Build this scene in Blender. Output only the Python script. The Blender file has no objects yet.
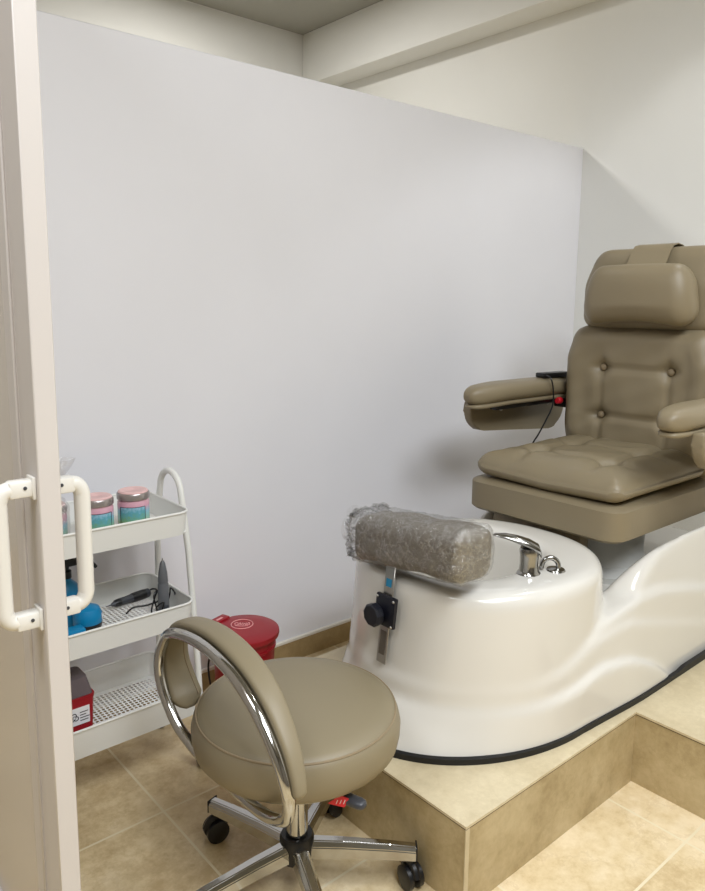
import bpy, bmesh, math, random
import numpy as np
from mathutils import Vector, Matrix
random.seed(4)
C = bpy.context.scene.collection
PI = math.pi
sc = bpy.context.scene
V = Vector

# ------------------------------------------------------------------ materials
def lin(c):
    return tuple(((v / 255) / 12.92 if v <= 10 else (((v / 255) + .055) / 1.055) ** 2.4) for v in c) + (1,)

class NT:
    def __init__(s, name):
        s.m = bpy.data.materials.new(name); s.m.use_nodes = True
        s.t = s.m.node_tree; s.n = s.t.nodes; s.l = s.t.links
        s.b = s.n['Principled BSDF']; s.out = s.n['Material Output']
    def new(s, ty, **k):
        x = s.n.new(ty)
        for a, v in k.items(): setattr(x, a, v)
        return x
    def link(s, a, b): s.l.new(a, b)
    def math(s, op, a, b=None):
        x = s.new('ShaderNodeMath', operation=op)
        for i, v in enumerate((a, b)):
            if v is None: continue
            if isinstance(v, (int, float)): x.inputs[i].default_value = v
            else: s.link(v, x.inputs[i])
        return x.outputs[0]
    def noise(s, scale, detail=3, vec=None, rough=.5):
        x = s.new('ShaderNodeTexNoise'); x.inputs['Scale'].default_value = scale
        x.inputs['Detail'].default_value = detail; x.inputs['Roughness'].default_value = rough
        if vec: s.link(vec, x.inputs['Vector'])
        return x
    def ramp(s, fac, stops, interp='LINEAR'):
        x = s.new('ShaderNodeValToRGB'); r = x.color_ramp; r.interpolation = interp
        while len(r.elements) < len(stops): r.elements.new(.5)
        for e, (p, c) in zip(r.elements, stops): e.position = p; e.color = c
        s.link(fac, x.inputs[0]); return x.outputs[0]
    def bump(s, h, strength=.2, dist=.002):
        x = s.new('ShaderNodeBump'); x.inputs['Strength'].default_value = strength; x.inputs['Distance'].default_value = dist
        s.link(h, x.inputs['Height']); s.link(x.outputs[0], s.b.inputs['Normal'])
    def coord(s, which='Object'):
        return s.new('ShaderNodeTexCoord').outputs[which]

def plain(name, col, rough=.5, metal=0, var=.04, vscale=8, coat=0, bump=0, bscale=200, spec=.5):
    n = NT(name); co = n.coord()
    a = lin(col); t = n.noise(vscale, 4, co)
    lo = tuple(v * (1 - var) for v in a[:3]) + (1,); hi = tuple(min(1, v * (1 + var)) for v in a[:3]) + (1,)
    n.link(n.ramp(t.outputs[0], [(.3, lo), (.7, hi)]), n.b.inputs['Base Color'])
    n.b.inputs['Roughness'].default_value = rough; n.b.inputs['Metallic'].default_value = metal
    n.b.inputs['Coat Weight'].default_value = coat; n.b.inputs['Coat Roughness'].default_value = .08
    n.b.inputs['Specular IOR Level'].default_value = spec
    if bump: n.bump(n.noise(bscale, 3, co).outputs[0], bump, .001)
    return n.m

def tile_mat(name, base, dark, light, lines=None, grout=(226, 214, 184)):
    n = NT(name); co = n.coord()
    a = n.noise(5, 6, co, .65); b = n.noise(30, 6, co, .72)
    f = n.math('ADD', n.math('MULTIPLY', a.outputs[0], .6), n.math('MULTIPLY', b.outputs[0], .4))
    sep = n.new('ShaderNodeSeparateXYZ'); n.link(co, sep.inputs[0])
    if lines:
        x0, px, y0, py, w = lines
        u = n.math('DIVIDE', n.math('SUBTRACT', sep.outputs[0], x0), px)
        v = n.math('DIVIDE', n.math('SUBTRACT', sep.outputs[1], y0), py)
        cell = n.new('ShaderNodeCombineXYZ'); n.link(n.math('FLOOR', u), cell.inputs[0]); n.link(n.math('FLOOR', v), cell.inputs[1])
        wn = n.new('ShaderNodeTexWhiteNoise'); n.link(cell.outputs[0], wn.inputs['Vector'])
        f = n.math('ADD', f, n.math('MULTIPLY', n.math('SUBTRACT', wn.outputs['Value'], .5), .10))
    col = n.ramp(f, [(.38, lin(dark)), (.5, lin(base)), (.62, lin(light))])
    # veins
    mus = n.noise(3.2, 8, co, .7)
    vein = n.math('ABSOLUTE', n.math('SUBTRACT', mus.outputs[0], .5))
    vm = n.math('LESS_THAN', vein, .012)
    mx = n.new('ShaderNodeMixRGB'); mx.blend_type = 'MIX'
    n.link(n.math('MULTIPLY', vm, .22), mx.inputs[0]); n.link(col, mx.inputs[1]); mx.inputs[2].default_value = lin(dark)
    col = mx.outputs[0]
    if lines:
        def near(t, p):
            fr = n.math('FRACT', t); d = n.math('MINIMUM', fr, n.math('SUBTRACT', 1.0, fr))
            return n.math('LESS_THAN', n.math('MULTIPLY', d, p), w)
        g = n.math('MAXIMUM', near(u, px), near(v, py))
        m2 = n.new('ShaderNodeMixRGB'); n.link(g, m2.inputs[0]); n.link(col, m2.inputs[1]); m2.inputs[2].default_value = lin(grout)
        col = m2.outputs[0]
    n.link(col, n.b.inputs['Base Color'])
    n.b.inputs['Roughness'].default_value = .38
    n.bump(b.outputs[0], .05, .002)
    return n.m

M = {}
M['paint'] = plain('partition_paint', (228, 228, 233), .55, var=.012, vscale=3, bump=.04, bscale=60)
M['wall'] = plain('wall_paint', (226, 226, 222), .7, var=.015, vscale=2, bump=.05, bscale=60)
M['dimwall'] = plain('unseen_dim_wall', (128, 122, 112), .7, var=.02)  # unseen walls, toned dark to dim the fill and give chrome contrast
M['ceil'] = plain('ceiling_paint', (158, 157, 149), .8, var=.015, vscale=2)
M['floor'] = tile_mat('floor_tile', (216, 196, 156), (190, 166, 124), (230, 213, 180), (.7425, .4463, 1.565, .4425, .0030))
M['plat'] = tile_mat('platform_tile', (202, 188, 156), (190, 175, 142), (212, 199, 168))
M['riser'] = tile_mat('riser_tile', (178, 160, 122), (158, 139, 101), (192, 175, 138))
M['skirt'] = tile_mat('skirting_tile', (160, 138, 98), (146, 124, 84), (172, 150, 110))
M['caulk'] = plain('caulk', (232, 228, 218), .5)
M['joint'] = plain('dark_joint', (74, 60, 44), .7)
M['leather'] = plain('tan_leather', (133, 121, 97), .44, var=.03, vscale=3, bump=.10, bscale=420, spec=.45)
M['legpad'] = plain('grey_brown_leather', (120, 113, 102), .5, var=.03, bump=.1, bscale=300)
M['piping'] = plain('tan_piping', (140, 124, 98), .5)
M['stool_leather'] = plain('stool_leather', (134, 123, 99), .46, var=.02, vscale=5, bump=.08, bscale=500, spec=.45)
M['tub'] = plain('white_acrylic', (216, 213, 206), .2, var=.006, vscale=2, coat=.5)
M['post'] = plain('grey_plastic', (190, 190, 186), .4)
M['rubber'] = plain('black_rubber', (9, 9, 10), .5)
M['black'] = plain('black_plastic', (20, 20, 22), .35)
M['navy'] = plain('blue_black_plastic', (17, 19, 30), .45)
M['chrome'] = plain('chrome', (190, 189, 186), .10, 1, var=.01)
M['tapchrome'] = plain('tap_chrome', (158, 157, 154), .16, 1, var=.01)
M['brushed'] = plain('brushed_steel', (176, 172, 166), .28, 1, var=.05, vscale=40)
M['channel'] = plain('dull_steel', (120, 114, 106), .4, .8)
M['cart'] = plain('white_powder_coat', (226, 226, 222), .45, var=.01)
M['pvc'] = plain('white_pvc', (220, 217, 210), .3, var=.01)
M['door'] = plain('white_aluminium', (202, 196, 192), .42, var=.012)
M['red'] = plain('red_plastic', (150, 16, 30), .38, var=.04)
M['redtag'] = plain('red_tag', (205, 22, 40), .5)
M['emblem'] = plain('emblem_print', (226, 160, 160), .6)
M['white'] = plain('white_label', (226, 226, 228), .6)
M['ink'] = plain('ink', (40, 40, 46), .7)
M['blue'] = plain('blue_plastic', (6, 128, 178), .35)
M['bluefilm'] = plain('blue_film', (28, 128, 172), .4)
M['grey'] = plain('grey_handpiece', (112, 114, 118), .35, .3)
M['dgrey'] = plain('dark_grey_plastic', (58, 60, 66), .4)
M['pink'] = plain('pink_lid', (224, 186, 184), .5)
M['lidrim'] = plain('silver_lid_band', (168, 160, 158), .3, .7)

def jar_mat():
    n = NT('jar_rainbow_label'); co = n.coord(); sep = n.new('ShaderNodeSeparateXYZ'); n.link(co, sep.inputs[0])
    nz = n.noise(90, 4, co)
    z = n.math('ADD', n.math('DIVIDE', sep.outputs[2], .085), n.math('MULTIPLY', n.math('SUBTRACT', nz.outputs[0], .5), .28))
    col = n.ramp(z, [(.0, lin((150, 120, 150))), (.16, lin((170, 140, 160))), (.28, lin((168, 188, 140))), (.45, lin((138, 188, 180))),
                     (.62, lin((140, 186, 206))), (.78, lin((214, 160, 178))), (1, lin((220, 176, 186)))])
    n.link(col, n.b.inputs['Base Color']); n.b.inputs['Roughness'].default_value = .25
    return n.m
M['jar'] = jar_mat()
def jarlab_mat():
    n = NT('jar_front_label'); co = n.coord(); sep = n.new('ShaderNodeSeparateXYZ'); n.link(co, sep.inputs[0])
    nz = n.noise(160, 5, co)
    z = n.math('ADD', n.math('DIVIDE', sep.outputs[2], .085), n.math('MULTIPLY', n.math('SUBTRACT', nz.outputs[0], .5), .5))
    col = n.ramp(z, [(.2, lin((150, 160, 100))), (.4, lin((116, 168, 136))), (.6, lin((92, 164, 180))), (.8, lin((160, 196, 216)))])
    n.link(col, n.b.inputs['Base Color']); n.b.inputs['Roughness'].default_value = .35
    return n.m
M['jarlab'] = jarlab_mat()

def film_mat(name, tint=(.93, .93, .93), clear=.80, scale=30):
    """thin clear polythene: mostly transparent, creases catch the light"""
    n = NT(name); co = n.coord()
    tr = n.new('ShaderNodeBsdfTransparent'); tr.inputs[0].default_value = tint + (1,)
    gl = n.new('ShaderNodeBsdfGlossy'); gl.inputs['Roughness'].default_value = .16; gl.inputs[0].default_value = (.95, .95, .95, 1)
    nz = n.noise(scale, 7, co, .7)
    n2 = n.noise(scale * .45, 5, co, .6)
    def ridge(t, wd): return n.math('MAXIMUM', n.math('SUBTRACT', 1, n.math('DIVIDE', n.math('ABSOLUTE', n.math('SUBTRACT', t.outputs[0], .5)), wd)), 0)
    rid = n.math('MAXIMUM', ridge(nz, .022), ridge(n2, .018))
    bp = n.new('ShaderNodeBump'); bp.inputs['Strength'].default_value = .8; bp.inputs['Distance'].default_value = .012
    n.link(nz.outputs[0], bp.inputs['Height']); n.link(bp.outputs[0], gl.inputs['Normal'])
    fac = n.math('ADD', 1 - clear, n.math('MULTIPLY', rid, .32))
    mx = n.new('ShaderNodeMixShader'); n.link(fac, mx.inputs[0]); n.link(tr.outputs[0], mx.inputs[1]); n.link(gl.outputs[0], mx.inputs[2])
    n.link(mx.outputs[0], n.out.inputs[0])
    return n.m
M['film'] = film_mat('polythene_wrap', (.93, .93, .93), .87, 30)
M['bag'] = film_mat('clear_bag', (.97, .97, .97), .84, 40)
M['glass'] = plain('white_gloss_panel', (204, 197, 190), .22, var=.01)
def smoke_mat():
    n = NT('smoky_clear_plastic')
    tr = n.new('ShaderNodeBsdfTransparent'); tr.inputs[0].default_value = (.42, .36, .38, 1)
    nz = n.noise(12, 2, n.coord())
    n.link(n.ramp(nz.outputs[0], [(.3, (.19, .15, .16, 1)), (.7, (.24, .2, .21, 1))]), n.b.inputs['Base Color']); n.b.inputs['Roughness'].default_value = .15
    mx = n.new('ShaderNodeMixShader'); mx.inputs[0].default_value = .55
    n.link(tr.outputs[0], mx.inputs[1]); n.link(n.b.outputs[0], mx.inputs[2]); n.link(mx.outputs[0], n.out.inputs[0])
    return n.m
M['smoke'] = smoke_mat()

# ------------------------------------------------------------------ mesh helpers
def frame(d):
    d = d.normalized(); a = V((0, 0, 1)) if abs(d.z) < .9 else V((1, 0, 0))
    u = d.cross(a).normalized(); return u, d.cross(u).normalized()

class MB:
    def __init__(s): s.bm = bmesh.new()
    def box(s, lo, hi, bev=0, seg=2, rot=None, piv=None):
        lo, hi = V(lo), V(hi); c = (lo + hi) / 2; z = hi - lo
        r = bmesh.ops.create_cube(s.bm, size=1); vs = r['verts']
        for v in vs: v.co = V((v.co.x * z.x, v.co.y * z.y, v.co.z * z.z)) + c
        if bev:
            es = list({e for v in vs for e in v.link_edges})
            b = bmesh.ops.bevel(s.bm, geom=es, offset=bev, segments=seg, profile=.5, affect='EDGES')
            vs = list({v for f in b['faces'] for v in f.verts} | {v for v in vs if v.is_valid})
        if rot is not None:
            p = V(piv) if piv is not None else c
            for v in vs: v.co = rot @ (v.co - p) + p
        return s
    def tube(s, pts, r, seg=12, closed=False, caps=True, flat=None):
        pts = [V(p) for p in pts]; n = len(pts); rr = r if hasattr(r, '__len__') else [r] * n
        rings = []; u = None
        for i, p in enumerate(pts):
            a = pts[(i - 1) % n] if (closed or i > 0) else p
            b = pts[(i + 1) % n] if (closed or i < n - 1) else p
            d = (b - a).normalized()
            if u is None: u, _ = frame(d)
            u = (u - d * u.dot(d)).normalized(); w = d.cross(u)
            rings.append([s.bm.verts.new(p + rr[i] * (math.cos(2 * PI * k / seg) * u + math.sin(2 * PI * k / seg) * w)) for k in range(seg)])
        m = n if closed else n - 1
        for i in range(m):
            A, B = rings[i], rings[(i + 1) % n]
            off = 0
            if closed and i == n - 1:
                off = min(range(seg), key=lambda o: (A[0].co - B[o].co).length)
            for k in range(seg):
                s.bm.faces.new((A[k], A[(k + 1) % seg], B[(k + 1 + off) % seg], B[(k + off) % seg]))
        if caps and not closed:
            s.bm.faces.new(list(reversed(rings[0]))); s.bm.faces.new(rings[-1])
        return s
    def lathe(s, prof, c=(0, 0, 0), seg=48, mat=None, sx=1, sy=1):
        """prof: (r, z) list"""
        c = V(c); rings = []
        f = (lambda p: mat @ p + c) if mat is not None else (lambda p: p + c)
        for r, z in prof:
            if r < 1e-6: rings.append([s.bm.verts.new(f(V((0, 0, z))))])
            else: rings.append([s.bm.verts.new(f(V((r * sx * math.cos(2 * PI * k / seg), r * sy * math.sin(2 * PI * k / seg), z)))) for k in range(seg)])
        for A, B in zip(rings, rings[1:]):
            for k in range(seg):
                k2 = (k + 1) % seg
                if len(A) == 1 and len(B) == 1: break
                if len(A) == 1: s.bm.faces.new((A[0], B[k2], B[k]))
                elif len(B) == 1: s.bm.faces.new((A[k], A[k2], B[0]))
                else: s.bm.faces.new((A[k], A[k2], B[k2], B[k]))
        for R, fl in ((rings[0], True), (rings[-1], False)):
            if len(R) > 1: s.bm.faces.new(list(reversed(R)) if fl else R)
        return s
    def prism(s, poly, z0, z1, f=lambda p: p):
        a = [s.bm.verts.new(f(V((x, y, z0)))) for x, y in poly]; b = [s.bm.verts.new(f(V((x, y, z1)))) for x, y in poly]
        n = len(poly)
        s.bm.faces.new(list(reversed(a))); s.bm.faces.new(b)
        for i in range(n): s.bm.faces.new((a[i], a[(i + 1) % n], b[(i + 1) % n], b[i]))
        return s
    def soft(s, lo, hi, r, n=24, disp=None, seg=None):
        """rounded box on a fine grid, each point may be displaced"""
        lo, hi = V(lo), V(hi); c = (lo + hi) / 2; h = (hi - lo) / 2
        nn = n if hasattr(n, '__len__') else (n, n, n); key = {}
        def vert(p):
            k = (round(p[0], 5), round(p[1], 5), round(p[2], 5))
            if k in key: return key[k]
            q = V((p[0] * h.x, p[1] * h.y, p[2] * h.z))
            inn = V(tuple(max(-(h[i] - r[i]), min(h[i] - r[i], q[i])) for i in range(3)))
            d = q - inn; e = V(tuple(d[i] / r[i] for i in range(3)))
            L = e.length
            nrm = V((0, 0, 0))
            if L > 1e-9:
                e = e / L; q = inn + V(tuple(e[i] * r[i] for i in range(3)))
                nrm = V(tuple(e[i] / r[i] for i in range(3))).normalized()
            q = q + c
            if disp: q = disp(q, nrm)
            key[k] = s.bm.verts.new(q); return key[k]
        def line(m):  # denser near the ends
            return [-math.cos(PI * i / m) * .35 + (-1 + 2 * i / m) * .65 for i in range(m + 1)]
        g = [line(m) for m in nn]
        for ax in range(3):
            a, b = (ax + 1) % 3, (ax + 2) % 3
            for sg in (-1, 1):
                for i in range(nn[a]):
                    for j in range(nn[b]):
                        q = []
                        for di, dj in ((0, 0), (1, 0), (1, 1), (0, 1)):
                            p = [0, 0, 0]; p[ax] = sg; p[a] = g[a][i + di]; p[b] = g[b][j + dj]; q.append(vert(p))
                        if sg < 0: q.reverse()
                        if len(set(q)) == 4: s.bm.faces.new(q)
        return s
    def ball(s, c, r, sx=1, sy=1, sz=1, seg=16):
        n = 8; prof = [(r * math.sin(PI * i / n) if 0 < i < n else 0, -r * math.cos(PI * i / n)) for i in range(n + 1)]
        m = Matrix.Diagonal((sx, sy, sz)); return s.lathe(prof, c, seg, m)

def finish(name, mesh, mat, parent=None, sharp=38):
    mesh.materials.append(mat)
    for p in mesh.polygons: p.use_smooth = True
    if sharp: mesh.set_sharp_from_angle(angle=math.radians(sharp))
    o = bpy.data.objects.new(name, mesh); C.objects.link(o)
    if parent is not None: o.parent = parent
    return o
def obj(name, mb, mat, parent=None, org=(0, 0, 0), sharp=38, loc=None):
    """org: world point that becomes the mesh's origin; children of an Empty pass that Empty's place"""
    bm = mb.bm
    bmesh.ops.recalc_face_normals(bm, faces=bm.faces)
    if any(org): bmesh.ops.translate(bm, verts=bm.verts, vec=-V(org))
    me = bpy.data.meshes.new(name); bm.to_mesh(me); bm.free()
    o = finish(name, me, mat, parent, sharp)
    if parent is None: o.location = loc if loc is not None else org
    elif loc is not None: o.location = loc
    return o
def tag(o, label, cat, group=None):
    o['label'] = label; o['category'] = cat
    if group: o['group'] = group
    return o
def thing(name, label, cat, loc, group=None):
    o = bpy.data.objects.new(name, None); C.objects.link(o); o.location = loc; o.empty_display_size = .05
    return tag(o, label, cat, group)
def struct(name, mb, mat, label=None, cat=None, org=(0, 0, 0)):
    o = obj(name, mb, mat, org=org); o['kind'] = 'structure'
    if label: o['label'] = label; o['category'] = cat
    return o
def copy_tree(o, parent=None):
    c = o.copy(); C.objects.link(c)
    if parent is not None: c.parent = parent
    for ch in o.children: copy_tree(ch, c)
    return c
def spline(pts, n=8, closed=False):
    P = [V(p) for p in pts]; out = []; m = len(P)
    for i in range(m if closed else m - 1):
        g = lambda k: P[k % m] if closed else P[max(0, min(m - 1, k))]
        a, b, c, d = g(i - 1), g(i), g(i + 1), g(i + 2)
        for j in range(n):
            t = j / n
            out.append(.5 * (2 * b + (c - a) * t + (2 * a - 5 * b + 4 * c - d) * t * t + (3 * b - a - 3 * c + d) * t ** 3))
    if not closed: out.append(P[-1])
    return out
def smooth01(a, b, x):
    t = max(0, min(1, (x - a) / (b - a))); return t * t * (3 - 2 * t)
def segd(p, a, b):
    ax, ay = a; bx, by = b; px, py = p
    L = (bx - ax) ** 2 + (by - ay) ** 2
    t = max(0, min(1, ((px - ax) * (bx - ax) + (py - ay) * (by - ay)) / L)) if L else 0
    return math.hypot(px - ax - t * (bx - ax), py - ay - t * (by - ay))

# ------------------------------------------------------------------ camera
f_px, yaw, pitch, roll, H = 743.2, math.radians(49.286), math.radians(8.735), math.radians(.567), 1.25
fw = V((math.cos(yaw) * math.cos(pitch), math.sin(yaw) * math.cos(pitch), -math.sin(pitch)))
r0 = V((math.sin(yaw), -math.cos(yaw), 0)); u0 = r0.cross(fw)
r_ = math.cos(roll) * r0 + math.sin(roll) * u0; u_ = -math.sin(roll) * r0 + math.cos(roll) * u0
cam = bpy.data.cameras.new('camera'); co = bpy.data.objects.new('camera', cam); C.objects.link(co)
mw = Matrix((r_, u_, -fw)).transposed().to_4x4(); mw.translation = (0, 0, H); co.matrix_world = mw
cam.sensor_fit = 'VERTICAL'; cam.sensor_height = 36; cam.lens = f_px / 891 * 36; cam.shift_y = -(445.5 - 416.84) / 891
cam.clip_start = .02
sc.camera = co

# ------------------------------------------------------------------ the room
YP, ZP, XB, ZC, YF = 2.004, 1.957, 3.10, 2.875, 3.914
HS = .199                                     # step height
struct('floor', MB().box((-1.6, -3.4, -.1), (XB, YF, 0)), M['floor'])
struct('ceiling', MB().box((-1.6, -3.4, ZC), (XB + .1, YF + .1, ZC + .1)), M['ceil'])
struct('wall_back', MB().box((XB, -3.4, 0), (XB + .1, YF + .1, ZC)), M['wall'])
struct('wall_left', MB().box((-1.6, YF, 0), (XB, YF + .1, ZC)), M['wall'])
struct('wall_right', MB().box((-1.6, -3.5, 0), (XB, -3.4, ZC)), M['dimwall'])
struct('wall_front', MB().box((-1.7, -3.4, 0), (-1.6, YF, ZC)), M['dimwall'])
struct('wall_partition', MB().box((.30, YP, 0), (XB, YP + .09, ZP), .002, 1), M['paint'])
struct('ceiling_beam', MB().box((2.93, -3.4, 2.575), (XB, YF, ZC), .003, 1), M['wall'])
bb = struct('baseboard_partition', MB().box((.36, YP - .010, 0), (1.9, YP, .072)), M['skirt'])
struct('trim_1', MB().box((.36, YP - .011, .072), (1.9, YP, .084), .002, 1), M['caulk'])

# platform: L-shaped tiled step
XL, YN, YBK, XI = 1.074, .881, 1.655, 1.7475
pf = MB()
poly = [(XL, YN), (XI, YN), (XI, .30), (XB, .30), (XB, YBK), (XL, YBK)]
pf.prism(poly, 0, HS - .008)
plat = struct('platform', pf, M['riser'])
tp = MB(); o_ = .002
tp.prism([(XL - o_, YN - o_), (XI - o_, YN - o_), (XI - o_, .30), (XB, .30), (XB, YBK), (XL - o_, YBK)], HS - .006, HS)
obj('platform_top', tp, M['plat'], plat)
jn = MB()
jn.prism([(XL - .0012, YN - .0012), (XI - .0012, YN - .0012), (XI - .0012, .31), (XB - .01, .31), (XB - .01, YBK - .01), (XL - .0012, YBK - .01)], HS - .0085, HS - .0055)
jn.box((XL - .0008, 1.32, .0), (XL + .001, 1.3215, HS - .008))
obj('platform_joint', jn, M['joint'], plat)
edge = MB().box((XL - .002, YN - .002, 0), (XL + .010, YN + .0005, HS - .008))
obj('platform_corner', edge, M['plat'], plat)
# little seams in the riser at the inner corner
# ------------------------------------------------------------------ door leaf, seen on its edge
X0, X1, Y0 = .3115, .3410, 1.0
dr = MB()
dr.box((X0, Y0, .03), (X1, Y0 + .052, 2.3), .0015, 1)
dr.box((X0 + .006, Y0 + .052, .03), (X1 - .006, Y0 + .118, 2.3), .001, 1)
dr.box((X0 + .002, Y0 + .085, .03), (X1 - .002, Y0 + .118, 2.3), .002, 1)
dr.box((X0, Y0 + .118, .03), (X1, 1.97, .14), .002, 1)
dr.box((X0, Y0 + .118, 2.2), (X1, 1.97, 2.3), .002, 1)
dr.box((X0, 1.91, .03), (X1, 1.985, 2.3), .002, 1)
door = struct('door_1', dr, M['door'], 'white aluminium framed panel door standing open at the left edge', 'door')
obj('door_panel', MB().box((.323, Y0 + .11, .13), (.329, 1.92, 2.21)), M['glass'], door)
def handle(sx, z0, z1, yb):
    h = MB(); xf = X0 if sx < 0 else X1; xb = xf + sx * .046
    pts = [(xf + sx * .002, yb, z1), (xb - sx * .016, yb, z1), (xb - sx * .005, yb, z1 - .005), (xb, yb, z1 - .016)]
    pts2 = [(xb, yb, z0 + .016), (xb - sx * .005, yb, z0 + .005), (xb - sx * .016, yb, z0), (xf + sx * .002, yb, z0)]
    h.tube(spline(pts, 5) + spline(pts2, 5), .0115, 16)
    hh = obj('handle', h, M['pvc'], door)
    p = MB()
    for z in (z0, z1): p.box((xf if sx > 0 else xf - .005, yb - .014, z - .0155), (xf + .005 if sx > 0 else xf, yb + .014, z + .0155), .002)
    for z in (z0, z1): p.box((min(xf, xf + sx * .034), yb - .0115, z - .0115), (max(xf, xf + sx * .034), yb + .0115, z + .0115), .004)
    obj('handle_bracket', p, M['pvc'], hh)
    q = MB()
    for z in (z0, z1): q.lathe([(0, 0), (.0025, 0), (.0025, .001), (0, .001)], (xf + sx * .014, yb - .0115, z + .002), 12, Matrix.Rotation(PI / 2, 3, 'X'))
    obj('handle_screw', q, M['dgrey'], hh)
handle(-1, .815, 1.0, Y0 + .022)
handle(1, .808, .990, Y0 + .05)

# ------------------------------------------------------------------ pedicure spa chair
CY = 1.28
CH = thing('pedicure_chair', 'tan leather pedicure spa chair with white foot tub on the tiled platform', 'chair', (1.8, CY, HS))
CO = (1.8, CY, HS)

def nets(vals, org, h):
    """naive surface nets on a regular grid"""
    s = vals < 0; nx, ny, nz = vals.shape
    cor = [(i, j, k) for i in (0, 1) for j in (0, 1) for k in (0, 1)]
    sl = lambda a, c: a[c[0]:nx - 1 + c[0], c[1]:ny - 1 + c[1], c[2]:nz - 1 + c[2]]
    cnt = sum(sl(s, c).astype(np.int8) for c in cor)
    act = (cnt > 0) & (cnt < 8); idx = -np.ones(act.shape, int); idx[act] = np.arange(act.sum())
    I = np.argwhere(act); acc = np.zeros((len(I), 3)); num = np.zeros(len(I))
    for a in cor:
        for ax in range(3):
            if a[ax]: continue
            b = list(a); b[ax] = 1; b = tuple(b)
            va = sl(vals, a)[act]; vb = sl(vals, b)[act]; cr = (va < 0) != (vb < 0)
            t = np.where(cr, va / np.where(cr, va - vb, 1), 0)
            p = np.repeat(np.array(a, float)[None], len(I), 0); p[:, ax] = t
            acc[cr] += p[cr]; num[cr] += 1
    vert = org + h * (I + acc / num[:, None])
    quads = []
    for ax in range(3):
        b, c = (ax + 1) % 3, (ax + 2) % 3
        lo = [slice(None)] * 3; hi = [slice(None)] * 3
        lo[ax] = slice(0, -1); hi[ax] = slice(1, None)
        for d in (b, c): lo[d] = slice(1, -1); hi[d] = slice(1, -1)
        A, B = s[tuple(lo)], s[tuple(hi)]
        for flag, rev in ((A & ~B, False), (~A & B, True)):
            E = np.argwhere(flag)
            if not len(E): continue
            E[:, b] += 1; E[:, c] += 1
            q = []
            for db, dc in ((-1, -1), (0, -1), (0, 0), (-1, 0)):
                G = E.copy(); G[:, b] += db; G[:, c] += dc; q.append(idx[G[:, 0], G[:, 1], G[:, 2]])
            q = np.stack(q, 1)
            quads.append(q[:, ::-1] if rev else q)
    return vert, np.concatenate(quads)

def smin(a, b, k): h = np.clip(.5 + .5 * (b - a) / k, 0, 1); return b + (a - b) * h - k * h * (1 - h)
def smax(a, b, k): return -smin(-a, -b, k)
def sstep(a, b, x): t = np.clip((x - a) / (b - a), 0, 1); return t * t * (3 - 2 * t)
def curve(pts):
    xs = np.array([p[0] for p in pts]); zs = np.array([p[1] for p in pts])
    fine = np.linspace(xs[0] - .3, xs[-1] + .3, 600); z = np.interp(fine, xs, zs)
    w = np.hanning(41); w /= w.sum(); z = np.convolve(np.pad(z, 20, 'edge'), w, 'valid')
    return lambda x: np.interp(x, fine, z)
XC = 1.55; TY = 1.260
def foot(x, y, a, w):
    w = w + .016 * sstep(1.5, 1.85, x)
    q = np.sqrt((np.maximum(XC - x, 0) / a) ** 2 + (y / w) ** 2); return (q - 1) * w
h_ = .007
gx = np.arange(1.06, 2.80, h_); gy = np.arange(.885, 1.68, h_); gz = np.arange(HS - .018, .70, h_)
X, Y, Z = np.meshgrid(gx, gy, gz, indexing='ij'); YA = np.abs(Y - TY)
g1 = curve([(1.08, .300), (1.22, .302), (1.38, .306), (1.52, .318), (1.65, .342), (1.78, .325), (1.9, .27), (2.02, .19), (2.2, .10)])
g2 = curve([(1.08, .345), (1.25, .347), (1.40, .352), (1.5, .368), (1.63, .410), (1.76, .428), (1.92, .385), (2.1, .335), (2.4, .25)])
g3 = curve([(1.6, .40), (1.68, .445), (1.82, .472), (1.95, .465), (2.12, .43), (2.4, .36)])
g4 = curve([(1.55, .36), (1.66, .34), (1.73, .385), (1.80, .455), (1.87, .53), (1.97, .590), (2.15, .622), (2.5, .64)])
KT = .018
tz = np.clip((Z - .22) / .34, 0, 1)
B1 = smax(foot(X, YA, .450 - .085 * np.clip((Z - HS) / .11, 0, 1), .341 - .008 * tz), Z - g1(X), KT)
B2 = smax(foot(X, YA, .358, .322) + .02 * (Z - .3), Z - g2(X), KT)
B3 = smax(foot(X, YA, .36, .312) + .04 * (Z - .4), Z - g3(X), KT)
B3 = np.maximum(B3, 1.60 - X)
B4 = smax(foot(X, YA, .36, .303) + .10 * (Z - .4), Z - g4(X), .05)
B4 = np.maximum(B4, 1.58 - X)
body = smin(smin(smin(B1, B2, .009), B3, .009), B4, .02)
rec = smax(YA - (.195 + .50 * np.maximum(Z - .41, 0)), .412 - Z, .05)
rec = smax(rec, 1.66 - X, .03)
body = smax(body, -rec, .035)
ax_ = .360 - .036 * tz; wy_ = .317 - .006 * tz
def sup(x, y, ax, wy, n): return ((np.abs(x / ax) ** n + np.abs(y / wy) ** n) ** (1 / n) - 1) * np.minimum(ax, wy)
A = smax(sup(X - 1.543, YA, ax_, wy_, 2.3), Z - .584, .040)
body = smin(body, A, .022)
cav = smax(sup(X - 1.515, Y - 1.315, .205 + .10 * (Z - .5), .205 + .12 * (Z - .5), 2.6), .27 - Z, .08)
body = smax(body, -cav, .035)
body = np.maximum(body, np.maximum(HS - .008 - Z, X - 2.74))
vt, qd = nets(body, np.array([gx[0], gy[0], gz[0]]), h_)
me = bpy.data.meshes.new('foot_tub')
me.from_pydata((vt - np.array(CO)).tolist(), [], qd.tolist()); me.update()
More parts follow.
